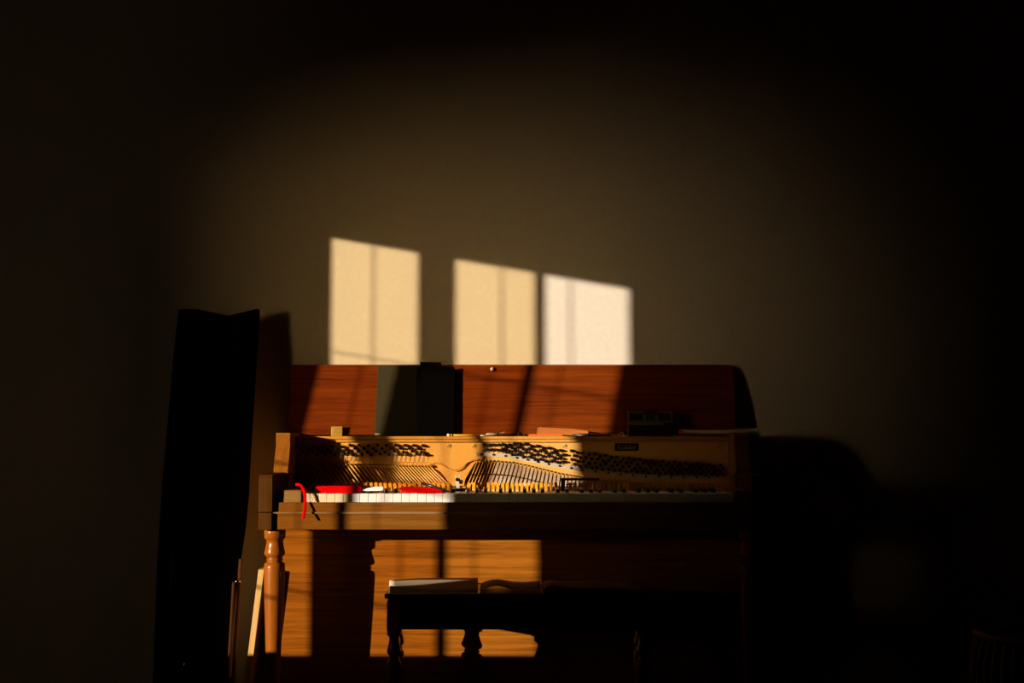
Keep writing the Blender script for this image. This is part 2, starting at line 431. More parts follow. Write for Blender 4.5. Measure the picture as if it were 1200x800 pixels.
# iron plate: a raised upper field, the web below, openings with strings
DP = 3.952
def pp(px, py, d=DP): return at(px, py, d)
upper = [(341, 516.5), (859, 516.5), (859, 567), (800, 566.5), (760, 565.5), (720, 562), (690, 558), (664, 554), (640, 549), (620, 544.6), (600, 541), (575, 538.4), (560, 537.7), (552, 538.2),
         (547.5, 540), (544.5, 543.5), (541, 547.2), (537, 549.6), (532.5, 550.3), (528, 549.4), (523.5, 546.4), (519.5, 543.4), (515.5, 541.8), (512, 541.6), (504, 542.0), (460, 541), (400, 539.2), (341, 537)]
P('iron_plate', prism([pp(x, y) for x, y in upper], (0, 0.018, 0), 0.0009), 'plate')
web = [(341, 536), (400, 538.5), (500, 541), (512, 540.8), (520, 541), (560, 537), (600, 540), (640, 548), (700, 558), (859, 566), (859, 575), (800, 573.5), (740, 570.5), (690, 564.5), (650, 557),
       (620, 549.5), (600, 545), (580, 542), (557, 541.2), (551, 551), (545, 561), (541, 580), (529.5, 580), (527, 570), (523, 560), (517.5, 553), (511, 549.3), (505, 548), (460, 547.4), (400, 545.6), (341, 544)]
P('plate_web', prism([pp(x, y, DP + 0.0065) for x, y in web], (0, 0.012, 0), 0.0008), 'plate')
P('bass_ridge', tube([pp(x, y, DP + 0.004) for x, y in ((343, 542.5), (400, 544), (460, 546), (503, 546.6), (509, 546.4))], 0.0045, 8), 'plate')
P('cast_rib', tube([pp(x, y, DP - 0.0005) for x, y in ((500, 543.2), (507, 542.6), (513, 542.8), (518, 544.4), (523, 547.6), (528, 550.6), (532.5, 551.6), (537, 550.8), (541, 548.4), (544.5, 544.8), (547.5, 541.5), (552, 539.4), (560, 538.6), (580, 539.4), (598, 541.4))], 0.0018, 8), 'plate')
P('soundboard', box((-0.664, Y(4.012), 0.55), (0.664, Y(4.022), zr - 0.03)), 'sound')
# agraffes below the bass pins and below the bar
def lerp(tab, x):
    for (a, b), (c, d) in zip(tab, tab[1:]):
        if x <= c: return b + (d - b) * max(0, (x - a) / (c - a))
    return tab[-1][1]
ag0 = obj('agraffe', lathe([(0, 0.0026), (0.008, 0.0026), (0.009, 0.0016)], (0, 0, 0), (0, -1, 0), 8), M['brass'], piano, origin=(0, 0, 0))
used = False
def place(src, loc):
    global used
    return copy_at(src, piano, loc)
BASS_A = [(343, 542.2), (400, 543.6), (460, 545.6), (503, 546.2)]
TRE_A = [(558, 541.4), (580, 542), (600, 544), (620, 548.5), (650, 556), (690, 562.5), (740, 568.5), (800, 571.5), (859, 573)]
nx = []
x = 346.0
while x < 505: nx.append(x); x += 5.0 if x < 430 else 3.7
for i, x in enumerate(nx):
    l = pp(x, lerp(BASS_A, x) , DP + 0.001)
    if i == 0: ag0.location = l - wpos(piano)
    else: copy_at(ag0, piano, l)
x = 560.0
while x < 852:
    copy_at(ag0, piano, pp(x, lerp(TRE_A, x) - 2.4, DP - 0.001)); x += 4.45
# bass strings, copper wound, leaning right
for i, x in enumerate(nx):
    t = (x - 346) / 160
    y0_ = lerp(BASS_A, x) + 1
    s = 0.62 + 0.38 * t
    a = pp(x, y0_, DP + 0.001); b = pp(x + s * (590 - y0_), 590, DP + 0.001)
    P('bass_string', tube([a, b], 0.0026 if x < 430 else 0.0017, 6), 'copper')
# treble strings
x = 559.5; i = 0
while x < 852:
    ya_ = lerp(TRE_A, x) - 1
    s = 0.42 - 0.30 * min(1, (x - 559) / 110)
    for k in ((0,) if x < 583 else (-1.05, 0, 1.05)):
        a = pp(x + k, ya_, DP + 0.004); b = pp(x + k - s * (590 - ya_), 590, DP + 0.008)
        P('treble_string', tube([a, b], 0.0016 if x < 583 else 0.0012, 5), 'copper' if x < 583 else 'string')
    x += 3.5 if x < 583 else 4.45; i += 1
# dark guide rail with tabs crossing the treble strings
bm = bmesh.new()
GR = [(551, 556), (575, 555.2), (595, 556.5), (615, 560.5), (630, 564.5), (645, 567)]
bm_tube(bm, [pp(x, y, DP - 0.001) for x, y in GR], 0.0009, 6)
x = 553
while x < 645:
    p = pp(x, lerp(GR, x), DP - 0.003); bm_box(bm, p - Vector((0.0014, 0.002, 0.0022)), p + Vector((0.0014, 0.002, 0.0022))); x += 4.4
P('guide_rail', bm, 'black')
# pressure bar with screws
BAR = [(558, 531.8), (575, 532.4), (590, 533.8), (605, 536.2), (620, 539.0), (640, 543.2), (660, 546.8), (680, 550.3), (700, 552.8), (730, 556), (760, 558.4), (790, 559.4), (841, 560)]
bm = bmesh.new()
pv = None
up = [pp(x, y - 2.1, DP - 0.006) for x, y in BAR]; lo = [pp(x, y + 2.1, DP - 0.006) for x, y in BAR]
bm_prism(bm, up + lo[::-1], (0, 0.006, 0), 0.0007)
bar = P('pressure_bar', bm, 'steel', 'dull silver bar with screws curving under the tuning pins')
sc0 = None
for x in (564.5, 578, 592, 605.2, 618, 630, 642.3, 655.5, 669, 683, 698, 713, 727.5, 742, 757, 772, 786.5, 801, 816.5, 831):
    l = pp(x, lerp(BAR, x) - 0.2, DP - 0.0065)
    if sc0 is None: sc0 = obj('screw', lathe([(0, 0.0031), (0.003, 0.0029), (0.005, 0.0015)], (0, 0, 0), (0, -1, 0), 10), M['pin'], bar, origin=(0, 0, 0)); sc0.location = l - wpos(piano)
    else:
        o = sc0.copy(); COL.objects.link(o); o.parent = bar; o.location = l - wpos(piano)
# plate screws with slots
for x, y in ((526, 522.3), (555.5, 522.3), (661.5, 522.5), (408, 521), (843, 523)):
    q = P('plate_screw', lathe([(0, 0.0066), (0.0016, 0.0064), (0.0022, 0.0055)], pp(x, y), (0, -1, 0), 18), 'plate')
    c = pp(x, y, DP - 0.0023)
    d = Vector((0.0055, 0, 0.0035)); e = Vector((-0.0006, 0, 0.0009))
    obj('slot', prism([c - d - e, c + d - e, c + d + e, c - d + e], (0, 0.001, 0)), M['black'], q)
# tuning pins
PL = 0.0165
bm = bmesh.new()
ax = Vector((0, -1, 0.10)).normalized()
bm_lathe(bm, [(-0.002, 0.0037), (PL - 0.005, 0.0037), (PL - 0.004, 0.0033), (PL, 0.0030), (PL + 0.0006, 0.0020)], (0, 0, 0), ax, 8)
pin0 = obj('tuning_pin', bm, M['pin'], piano, origin=(0, 0, 0))
bm = lathe([(0.0035, 0.0050), (0.0085, 0.0050)], (0, 0, 0), ax, 8)
coil0 = obj('string_coil', bm, M['pinrust'], piano, origin=(0, 0, 0)); coil0.parent = pin0; coil0.location = (0, 0, 0)
pins = []
for r, (ys, off) in enumerate(((521.6, 0), (525.0, 5.2), (528.6, -1.6), (532.0, 3.4))):
    for i in range(15):
        x = 347 + off + i * 10.6
        y = ys + (1.6 if r in (0, 1) and x < 410 else 0) + 0.8 * (i % 2 == 0) * (r > 1)
        if x < 499 + (r == 3) * 4: pins.append((x, y))
TOP = [(567, 521.3), (588, 521), (600, 519.6), (615, 520), (640, 524.6), (660, 529), (668, 528.0), (700, 533), (760, 539.5), (850, 546)]
BOT = [(567, 526.8), (586, 527.2), (592, 530), (615, 535), (640, 539.4), (660, 541.5), (668, 543.5), (700, 548.5), (760, 553.5), (850, 556.5)]
x = 567.5; i = 0
while x < 848:
    if not 660.5 < x < 666:
        rows = 2 if x < 588 else 4
        for r in range(rows):
            xx = x + (0 if r % 2 == 0 else 3.4) + random.uniform(-0.5, 0.5)
            pins.append((xx, lerp(TOP, xx) + (lerp(BOT, xx) - lerp(TOP, xx)) * r / (rows - 1) + (0.9 if i % 2 else -0.5) * (rows > 2)))
    x += 5.4 if x < 588 else 6.7; i += 1
pins = pins[:298]
for i, (x, y) in enumerate(pins):
    l = pp(x, y, DP)
    if i == 0: o = pin0; o.location = l - wpos(piano)
    else:
        o = copy_at(pin0, piano, l); c = coil0.copy(); COL.objects.link(c); c.parent = o
    o.rotation_euler = (random.uniform(-0.04, 0.04), random.uniform(0, 3), random.uniform(-0.05, 0.05))
# short string ends from pins to bar / ridge
bm = bmesh.new()
for (x, y) in pins:
    if x < 510: e = (x - 0.5, lerp(BASS_A, x) - 0.5)
    else: e = (x - 1.2, lerp(BAR, x) - 1.5)
    bm_tube(bm, [pp(x + 0.8, y, DP - 0.006), pp(e[0], e[1], DP - 0.003)], 0.0005, 4)
o = P('string_ends', bm, 'string'); o['kind'] = 'stuff'
# nameplate
q = P('name_label', box(pp(720.5, 519.2, DP - 0.001), pp(748.5, 528.2, DP + 0.001)), 'black', 'small black label with gold lettering')
cu = bpy.data.curves.new('lettering', 'FONT'); cu.body = 'Kohler'; cu.size = 0.021; cu.extrude = 0.0003; cu.align_x = 'CENTER'
tmp = bpy.data.objects.new('tmp', cu); COL.objects.link(tmp)
me = bpy.data.meshes.new_from_object(tmp.evaluated_get(bpy.context.evaluated_depsgraph_get()))
bpy.data.objects.remove(tmp)
tb = bmesh.new(); tb.from_mesh(me)
bmesh.ops.rotate(tb, verts=tb.verts, matrix=Matrix.Rotation(math.pi / 2, 3, 'X'))
bmesh.ops.translate(tb, verts=tb.verts, vec=pp(734.5, 526.6, DP - 0.0016))
obj('lettering', tb, M['brass'], q)
# action brackets
bm = bmesh.new()
c = [(533.5, 556), (534.6, 556), (535.5, 560.5), (536.8, 561), (538, 560.2), (538.4, 556), (539.4, 556), (539.2, 563), (538.2, 570), (536.8, 575), (535.6, 574.5), (534.2, 568), (533.4, 562)]
bm_prism(bm, [pp(x, y, 3.83) for x, y in c], (0, 0.004, 0))
br = P('action_bracket', bm, 'cloth', 'small forked steel bracket in the middle of the action')
obj('bolt', lathe([(0, 0.0055), (0.005, 0.005), (0.006, 0.003)], pp(535.6, 561.6, 3.829), (0, -1, 0), 12), M['pin'], br)
obj('bracket_base', box(pp(527.5, 572, 3.82), pp(546, 580, 3.84), 0.001), M['black'], br)
obj('bracket_stop', box(pp(537.6, 562.3, 3.83), pp(542.4, 566.6, 3.845), 0.001), M['black'], br)
br = P('action_bracket', box(pp(657.5, 560, 3.82), pp(662, 580, 3.835), 0.001), 'black')
obj('bolt', lathe([(0, 0.004), (0.005, 0.0035)], pp(665, 567.4, 3.825), (0, -1, 0), 10), M['brass'], br)
obj('bolt', lathe([(0, 0.003), (0.005, 0.0025)], pp(671, 567.2, 3.825), (0, -1, 0), 10), M['brass'], br)
obj('bracket_arm', box(pp(659, 560.0, 3.84), pp(702, 562.6, 3.855), 0.001), M['black'], br)

# ------------------------------------------------------------------ things on the ledge
# open binder standing with its spine forward
b0 = at(438.5, 509.6, 4.024); zl = zr
def leanpt(px, D, top, py):
    """a point of the standing binder: base on the ledge at D, leaning back by 10 degrees towards the top"""
    p = at(px, 509.6, D); p.z = zl
    if not top: return p
    hgt = py
    return p + Vector((0, hgt * 0.13, hgt))
hb = 0.222
binder = thing('ring_binder', 'black ring binder standing open with its spine forward against the raised lid', 'binder', (at(485, 509, 4.0).x, Y(3.98), zl))
def slab(p, q, h0, th):
    """upright leaf between base points p and q (px, D)"""
    A, B = leanpt(*p, False, 0), leanpt(*q, False, 0)
    A2, B2 = leanpt(*p, True, h0), leanpt(*q, True, h0)
    n = (B - A).cross(A2 - A).normalized()
    return prism([A, B, B2, A2], n * -th, 0.0008)
def leaf(pxa, Da, pxb, Db, h0, th, inset=0.0, za=0.0):
    A = at(pxa, 509.6, Da); B = at(pxb, 509.6, Db); A.z = B.z = zl + za
    lean = Vector((0, h0 * 0.17, h0))
    A2 = A + lean + Vector((inset, 0, 0)); B2 = B + lean - Vector((inset, 0, 0))
    n = (B - A).cross(A2 - A).normalized()
    if n.y < 0: n = -n
    return prism([A, B, B2, A2], n * th, 0.0008)
obj('front_cover', leaf(438.5, 4.004, 488, 4.004, 0.224, 0.0025, 0.007), M['vinyl'], binder)
obj('back_cover', leaf(487, 3.966, 532, 4.006, 0.219, 0.0022), M['bag'], binder)
obj('divider', leaf(491, 3.974, 516, 3.998, 0.233, 0.0022), M['bag'], binder, 'stiff black divider standing slightly higher than the covers')
obj('metal_corner', box(at(439.5, 507.6, 4.000), at(446, 509.0, 4.0035), 0.0003), M['steel'], binder)
# pencils, tools
def rod(px0, py0, px1, py1, D0, D1, r, seg=8, h=None):
    a, b = at(px0, py0, D0), at(px1, py1, D1)
    return a, b
def lying(px0, px1, D0, D1, r): # rod resting on the ledge
    a, b = at(px0, 509, D0), at(px1, 509, D1); a.z = b.z = zl + r
    return a, b
a, b = lying(531, 562, 3.985, 3.995, 0.0036)
t = thing('pencil', 'yellow pencil with a white eraser end lying on the ledge beside the binder', 'pencil', ((a.x + b.x) / 2, a.y, zl))
obj('shaft', tube([a, b], 0.0036, 6), M['yellow'], t)
d = (a - b).normalized()
obj('ferrule', tube([a, a + d * 0.008], 0.0039, 10), M['brass'], t)
obj('eraser', tube([a + d * 0.008, a + d * 0.019], 0.0044, 10), M['white'], t)
a, b = lying(563, 571, 3.995, 4.0, 0.002)
o = obj('lead_tip', tube([b - (b - a).normalized() * 0.022 , b], [0.0036, 0.0006], 6), M['cloth'], t)
bm = bmesh.new()
pts = [(569, 509.9), (570, 507.3), (575, 507.0), (583, 507.3), (591, 505.6), (592, 506.2), (585, 508.8), (578, 509.9)]
bm_prism(bm, [at(x, y, 3.985) for x, y in pts], (0, 0.02, 0), 0.0008)
tag(obj('folded_cloth', bm, M['cloth']), 'small grey folded rag lying on the ledge right of the pencil', 'cloth')
a = at(608.5, 508.6, 3.99); a.z = zl + 0.0062
t = thing('tape_roll', 'tiny silver roll with a black core on the ledge left of the orange ruler', 'roll', (a.x, a.y, zl))
obj('rim', lathe([(0, 0.0062), (0.012, 0.0062)], a, (0.2, -1, 0), 18), M['chrome'], t)
obj('core', lathe([(0.0119, 0.003), (0.0135, 0.003)], a, (0.2, -1, 0), 12), M['pin'], t)
a, b = lying(612.5, 618.5, 3.985, 3.995, 0.004)
tag(obj('bottle_cap', lathe([(0, 0.0052), (0.006, 0.005), (0.0065, 0.004)], (a.x + 0.007, a.y, zl), (0, 0, 1), 14), M['pin']), 'small black screw cap between the silver roll and orange ruler', 'cap')
a = at(619.5, 510, 3.978); b = at(659, 510, 3.978)
t = thing('ruler', 'bright orange plastic ruler lying along the edge of the ledge', 'ruler', ((a.x + b.x) / 2, a.y, zl))
obj('strip', box((a.x, a.y, zl), (b.x, a.y + 0.012, zl + 0.0065), 0.001), M['orange'], t)
obj('tip', box((b.x, a.y + 0.001, zl), (b.x + 0.006, a.y + 0.010, zl + 0.004), 0.001), M['red'], t)
pts = [(629.5, 509.8), (630, 501.2), (632, 500.3), (648, 501.0), (672, 502.5), (688, 504.6), (690, 506), (688, 509.8)]
bm = prism([at(x, y, 3.996) for x, y in pts], (0, 0.022, 0), 0.001)
for v in bm.verts: v.co.z = max(v.co.z, zl)
tag(obj('wooden_wedge', bm, M['peach']), 'peach coloured wooden wedge lying behind the orange ruler', 'wedge')
a, b = lying(671, 716, 3.972, 3.975, 0.0036)
t = thing('pen', 'black pen lying on the ledge at the right end of the wedge', 'pen', ((a.x + b.x) / 2, a.y, zl))
obj('barrel', tube([a, b], 0.0036, 10), M['ebony'], t)
obj('clip', box(a + Vector((0.02, -0.001, 0.0036)), a + Vector((0.055, 0.001, 0.0048))), M['pin'], t)
a, b = lying(690, 726, 3.990, 3.985, 0.0035); a.z += 0.002; b.z += 0.001
t = thing('screw_eye', 'thin metal screw hook with a round ring end beside the black pen', 'hook', ((a.x + b.x) / 2, a.y, zl))
obj('shank', tube([a, b], 0.0024, 8), M['brass'], t)
c = b + Vector((0.006, 0, 0.002))
obj('ring', tube([c + Vector((0.0062 * math.cos(k * math.pi / 8), 0, 0.0062 * math.sin(k * math.pi / 8))) for k in range(17)], 0.0019, 6), M['chrome'], t)
# little tin with a printed front
a, b = at(736.5, 509, 3.99), at(788.5, 509, 3.99)
zt0, zt1 = Z(497.5, 3.99), Z(481.5, 3.99)
t = thing('tin_box', 'small dark box with a pale rosette label standing at the lid', 'box', ((a.x + b.x) / 2, a.y + 0.01, zl))
obj('body', box((a.x, a.y, zl), (b.x, a.y + 0.03, zt1), 0.001), M['black'], t)
bm = bmesh.new(); yy = a.y - 0.0008
def fr(x0, z0, x1, z1): bm_box(bm, (x0, yy, z0), (x1, a.y, z1))
W = b.x - a.x; Hh = zt1 - zt0; th = Hh * 0.16
fr(a.x, zt1 - th, a.x + W * 0.36, zt1 - 0.001); fr(a.x + W * 0.64, zt1 - th, b.x, zt1 - 0.001)
fr(a.x, zt0 + th, a.x + W * 0.03, zt1 - th); fr(b.x - W * 0.05, zt0 + th, b.x, zt1 - th)
fr(a.x + W * 0.33, zt0 + th * 2, a.x + W * 0.40, zt1 - th * 1.6); fr(a.x + W * 0.60, zt0 + th * 2, a.x + W * 0.67, zt1 - th * 1.6)
fr(a.x, zt0 + th * 1.0, b.x, zt0 + th * 1.9)
obj('label_frame', bm, M['olive'], t)
c = Vector(((a.x + b.x) / 2, yy, (zt0 + zt1) / 2 + 0.002))
bm = bmesh.new()
bm_tube(bm, [c + Vector((0.0065 * math.cos(k * math.pi / 8), 0, 0.0065 * math.sin(k * math.pi / 8))) for k in range(17)], 0.0012, 5)
for k in range(8):
    p = c + Vector((0.0125 * math.cos(k * math.pi / 4), 0, 0.0125 * math.sin(k * math.pi / 4)))
    bm_box(bm, p - Vector((0.0016, 0.0005, 0.0016)), p + Vector((0.0016, 0.0005, 0.0016)))
obj('rosette', bm, M['olive'], t)
obj('stripe', box((a.x, yy, zt0), (b.x - W * 0.2, a.y, zt0 + th * 0.8)), M['mustard'], t)
# long cream folded paper over the right end
CP = [(799, 505.4), (812, 506.0), (830, 506.2), (850, 505.8), (866, 504.6), (886.5, 503.8)]
bm = bmesh.new()
up = [at(x, y - 2.2, 3.90) for x, y in CP]; lo = [at(x, y + 2.0 - (0.6 if x > 860 else 0), 3.90) for x, y in CP]
dzp = Z(507.2, 3.86) * 0
bm_prism(bm, up + lo[::-1], (0, 0.05, 0), 0.0008)
t = thing('paper_roll', 'long cream strip of folded paper lying over the right end of the piano', 'paper', (at(842, 506, 3.9).x, Y(3.9), min(v.co.z for v in bm.verts)))
zmin = min(v.co.z for v in bm.verts)
obj('sheet', bm, M['paper'], t)
obj('end_cap', box(at(797, 503.6, 3.90), at(799, 508.0, 3.93), 0.0005), M['red'], t, 'red end')

# ------------------------------------------------------------------ things on the keys
def ribbon(pts, w, th, m, name, wdir=Vector((0, 1, 0))):
    bm = bmesh.new(); rings = []
    P_ = [Vector(p) for p in pts]
    for i, p in enumerate(P_):
        t_ = (P_[min(i + 1, len(P_) - 1)] - P_[max(i - 1, 0)]).normalized()
        n = t_.cross(wdir).normalized()
        rings.append([bm.verts.new(p + wdir * (w / 2) * a + n * (th / 2) * b) for a, b in ((-1, -1), (1, -1), (1, 1), (-1, 1))])
    for k in range(len(rings) - 1):
        for i in range(4): bm.faces.new((rings[k][i], rings[k][(i + 1) % 4], rings[k + 1][(i + 1) % 4], rings[k + 1][i]))
    bm.faces.new(rings[0][::-1]); bm.faces.new(rings[-1])
    bmesh.ops.recalc_face_normals(bm, faces=bm.faces)
    return bm
kt = kz1 + 0.0005
def felt(px, D0, z0, z1, depth, rag=0.0):
    """felt strip seen from its long side: outline px list with (bottom, top) heights above the keys"""
    bm = bmesh.new()
    up = [Vector((X(x, D0), Y(D0), kt + b)) for x, a, b in px]; lo = [Vector((X(x, D0), Y(D0), kt + a)) for x, a, b in px]
    bm_prism(bm, up + lo[::-1], (0, depth, 0), 0.0012)
    return bm
mm = 0.00243
o = obj('felt_strip', felt([(370, 9 * mm / 2.2, 3.9 * mm), (374, 2.6 * mm, 4.1 * mm)] and
    [(370.3, 0.0045, 0.0185), (373, 0.0030, 0.0198), (380, 0.0000, 0.0200), (395, 0.0, 0.0205), (410, 0.0, 0.0200), (422, 0.001, 0.0196), (423.6, 0.002, 0.018)], 3.668, 0, 0, 0.030), M['red'])
tag(o, 'thick folded red felt strip lying on the left end of the keys', 'felt', 'red felt pieces on the keys')
o = obj('felt_strip', felt([(469, 0.008, 0.0165), (471, 0.004, 0.016), (476, 0.0, 0.0175), (490, 0.0, 0.0165), (500, 0.0, 0.0165), (510, 0.0, 0.013), (517, 0.0, 0.009), (520, 0.0, 0.003)], 3.665, 0, 0, 0.03), M['red'])
tag(o, 'ragged red felt strip on the keys under the black rod', 'felt', 'red felt pieces on the keys')
a = at(494, 566.0, 3.69); b = at(507, 569.3, 3.678); c = at(520, 574.0, 3.668); d = at(530, 577.0, 3.665)
bm = tube([a, b, c, d], [0.0042, 0.0038, 0.0030, 0.0012], 8)
tag(obj('tuning_mute', bm, M['ebony']), 'black tapering rod lying slantwise across the ragged red felt', 'tool')
pts = [(424.5, 573.6), (430, 570.9), (438, 569.3), (448, 568.6), (449.3, 569.2), (449.3, 573.2), (447, 573.8), (438, 574.0), (430, 574.2)]
bm = prism([at(x, y + 1.0, 3.665) for x, y in pts], (0, 0.006, 0), 0.0008)
tag(obj('plastic_blade', bm, M['white']), 'glossy white pointed blade on the keys right of the thick red felt', 'tool')
# red strap hanging over the key block
pts = [at(346.5, 567.8, 3.652), at(350, 567.4, 3.650), at(353.5, 569.4, 3.648), at(356.0, 574.0, 3.638), at(357.4, 580, 3.634), at(357.6, 590, 3.629), at(356.5, 600, 3.618), at(355.2, 607.5, 3.608)]
bm = tube(pts, [0.0042, 0.0046, 0.0047, 0.0046, 0.0044, 0.0043, 0.0045, 0.0043], 8, 0.0016)
tag(obj('red_strap', bm, M['red']), 'narrow red felt strap hanging from the left key block over the front', 'strap')
lp = [at(358.5, 576.0, 3.650), at(361.5, 577.5, 3.650), at(365, 581.5, 3.652), at(367.2, 585.5, 3.652), at(365.5, 587.5, 3.651), at(362.5, 588.0, 3.648)]
tag(obj('thread_loop', tube(lp, 0.0007, 5), M['red']), 'thin dark red thread curling over the first white key', 'thread')

# ------------------------------------------------------------------ bench in front of the piano
DN, DFR = 3.525, 3.69
zbt = Z(693.5, DN)                   # top of seat
XL, XRr = X(462, DN, 720), X(754, DN, 720)
bench = thing('piano_bench', 'dark wooden piano bench with turned legs in front of the piano', 'bench', (0.02, Y(3.56), 0))
B = lambda n, bm, m, l=None: obj(n, bm, M[m], bench, l)
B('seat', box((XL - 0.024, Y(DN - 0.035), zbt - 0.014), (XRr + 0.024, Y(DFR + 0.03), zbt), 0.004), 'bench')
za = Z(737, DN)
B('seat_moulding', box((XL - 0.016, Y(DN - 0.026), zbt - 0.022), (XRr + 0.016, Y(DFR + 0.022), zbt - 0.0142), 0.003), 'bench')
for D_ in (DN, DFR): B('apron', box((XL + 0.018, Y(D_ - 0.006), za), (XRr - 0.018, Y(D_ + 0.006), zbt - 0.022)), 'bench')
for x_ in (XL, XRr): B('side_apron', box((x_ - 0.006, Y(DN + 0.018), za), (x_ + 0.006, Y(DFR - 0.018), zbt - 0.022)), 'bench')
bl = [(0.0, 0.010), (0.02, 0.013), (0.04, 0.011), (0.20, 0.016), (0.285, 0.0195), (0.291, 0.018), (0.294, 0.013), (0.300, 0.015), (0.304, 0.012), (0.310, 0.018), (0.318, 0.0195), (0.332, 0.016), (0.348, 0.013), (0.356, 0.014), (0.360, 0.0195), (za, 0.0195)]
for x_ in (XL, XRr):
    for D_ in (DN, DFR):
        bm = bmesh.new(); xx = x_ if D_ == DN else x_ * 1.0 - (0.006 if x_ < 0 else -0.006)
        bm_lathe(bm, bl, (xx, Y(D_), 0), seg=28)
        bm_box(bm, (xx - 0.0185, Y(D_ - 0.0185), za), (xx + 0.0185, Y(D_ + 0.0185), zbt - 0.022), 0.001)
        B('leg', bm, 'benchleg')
# papers on the bench
def sheet(ptsf, D0, D1, th=0.0012, n=1, drift=0.0, under=0.0):
    bm = bmesh.new()
    nd = 5
    grid = [[None] * nd for _ in ptsf]
    for i, (px, hh) in enumerate(ptsf):
        for j in range(nd):
            f = j / (nd - 1); D_ = D0 + (D1 - D0) * f
            p = Vector((X(px, D0, 690), Y(D_), zbt + 0.0005 + hh * (1 - 0.25 * f)))
            grid[i][j] = (bm.verts.new(p + Vector((0, 0, th))), bm.verts.new(p if not under else Vector((p.x, p.y, zbt + 0.0005))))
    def q(a, b, c, d):
        f = bm.faces.new((a, b, c, d)); f.smooth = True
    for i in range(len(ptsf) - 1):
        for j in range(nd - 1):
            q(grid[i][j][0], grid[i + 1][j][0], grid[i + 1][j + 1][0], grid[i][j + 1][0])
            q(grid[i][j][1], grid[i][j + 1][1], grid[i + 1][j + 1][1], grid[i + 1][j][1])
        q(grid[i][0][0], grid[i][0][1], grid[i + 1][0][1], grid[i + 1][0][0])
        q(grid[i][-1][0], grid[i + 1][-1][0], grid[i + 1][-1][1], grid[i][-1][1])
    for i in (0, -1):
        for j in range(nd - 1): q(grid[i][j][0], grid[i][j + 1][0], grid[i][j + 1][1], grid[i][j][1])
    bmesh.ops.recalc_face_normals(bm, faces=bm.faces)
    return bm
def wave(x0, x1, base, amp, n, ph, k, grow=0.0):
    return [(x0 + (x1 - x0) * i / n, max(0.0006, base + grow * i / n + amp * math.sin(ph + k * i / n))) for i in range(n + 1)]
bk = thing('music_book', 'cream book of sheet music with lifted pages lying on the left end of the bench', 'book', (X(505, 3.6, 690), Y(3.6), zbt))
pg0 = [(456.5, 0.0165, 0.010), (463, 0.0150, 0.011), (475, 0.0125, 0.013), (490, 0.0095, 0.015), (510, 0.0070, 0.016), (530, 0.0050, 0.016), (550, 0.0040, 0.016), (560, 0.0040, 0.017)]
NB = 5
for k in range(NB):
    bm = bmesh.new(); g = []
    for px, hf, hr in pg0:
        row = []
        for j in range(6):
            f = j / 5; h_ = hf + (hr - hf) * f ** 0.8; D_ = 3.505 + 0.004 * k + 0.205 * f
            x_ = X(px - 0.35 * (k % 2), D_, 690)
            row.append((bm.verts.new((x_, Y(D_), zbt + 0.0004 + h_ * (k + 0.86) / NB)), bm.verts.new((x_, Y(D_), zbt + 0.0004 + h_ * k / NB))))
        g.append(row)
    for a in range(len(g) - 1):
        for j in range(5):
            bm.faces.new((g[a][j][0], g[a + 1][j][0], g[a + 1][j + 1][0], g[a][j + 1][0])).smooth = True
            bm.faces.new((g[a][j][1], g[a][j + 1][1], g[a + 1][j + 1][1], g[a + 1][j][1])).smooth = True
        bm.faces.new((g[a][0][0], g[a][0][1], g[a + 1][0][1], g[a + 1][0][0])); bm.faces.new((g[a][5][0], g[a + 1][5][0], g[a + 1][5][1], g[a][5][1]))
    for a in (0, -1):
        for j in range(5): bm.faces.new((g[a][j][0], g[a][j + 1][0], g[a][j + 1][1], g[a][j][1]))
    bmesh.ops.recalc_face_normals(bm, faces=bm.faces)
    obj('pages', bm, M['paper'], bk)
tag(obj('paper_sheet', sheet([(562, .003), (567, .009), (575, .016), (582, .0175), (590, .0145), (602, .008), (615, .007), (628, .010), (634, .011)], 3.515, 3.70, 0.0018), M['paper']),
    'loose cream sheet with curled edges on the middle of the bench', 'paper')
tag(obj('paper_sheet', sheet([(637, .004), (642, .012), (648, .0155), (656, .012), (668, .009), (684, .011), (694, .012), (715, .009), (740, .006), (762, .003)], 3.515, 3.69, 0.0018), M['paper']),
    'loose sheet in shadow on the right part of the bench', 'paper')

# ------------------------------------------------------------------ things left of the piano
bt, bb = at(306.3, 667, 3.80), at(280.5, 866, 3.80)
th = 0.0170
bm = bmesh.new()
f0 = [Vector((bb.x - th / 2, bb.y, 0)), Vector((bb.x + th / 2, bb.y, 0)), Vector((bt.x + th / 2, bt.y, bt.z)), Vector((bt.x - th / 2, bt.y, bt.z))]
bm_prism(bm, f0, (0.0, 0.2, 0.0), 0.0008)
tag(obj('leaning_board', bm, M['pale']), 'pale wooden board seen edge-on leaning beside the left piano leg', 'board')

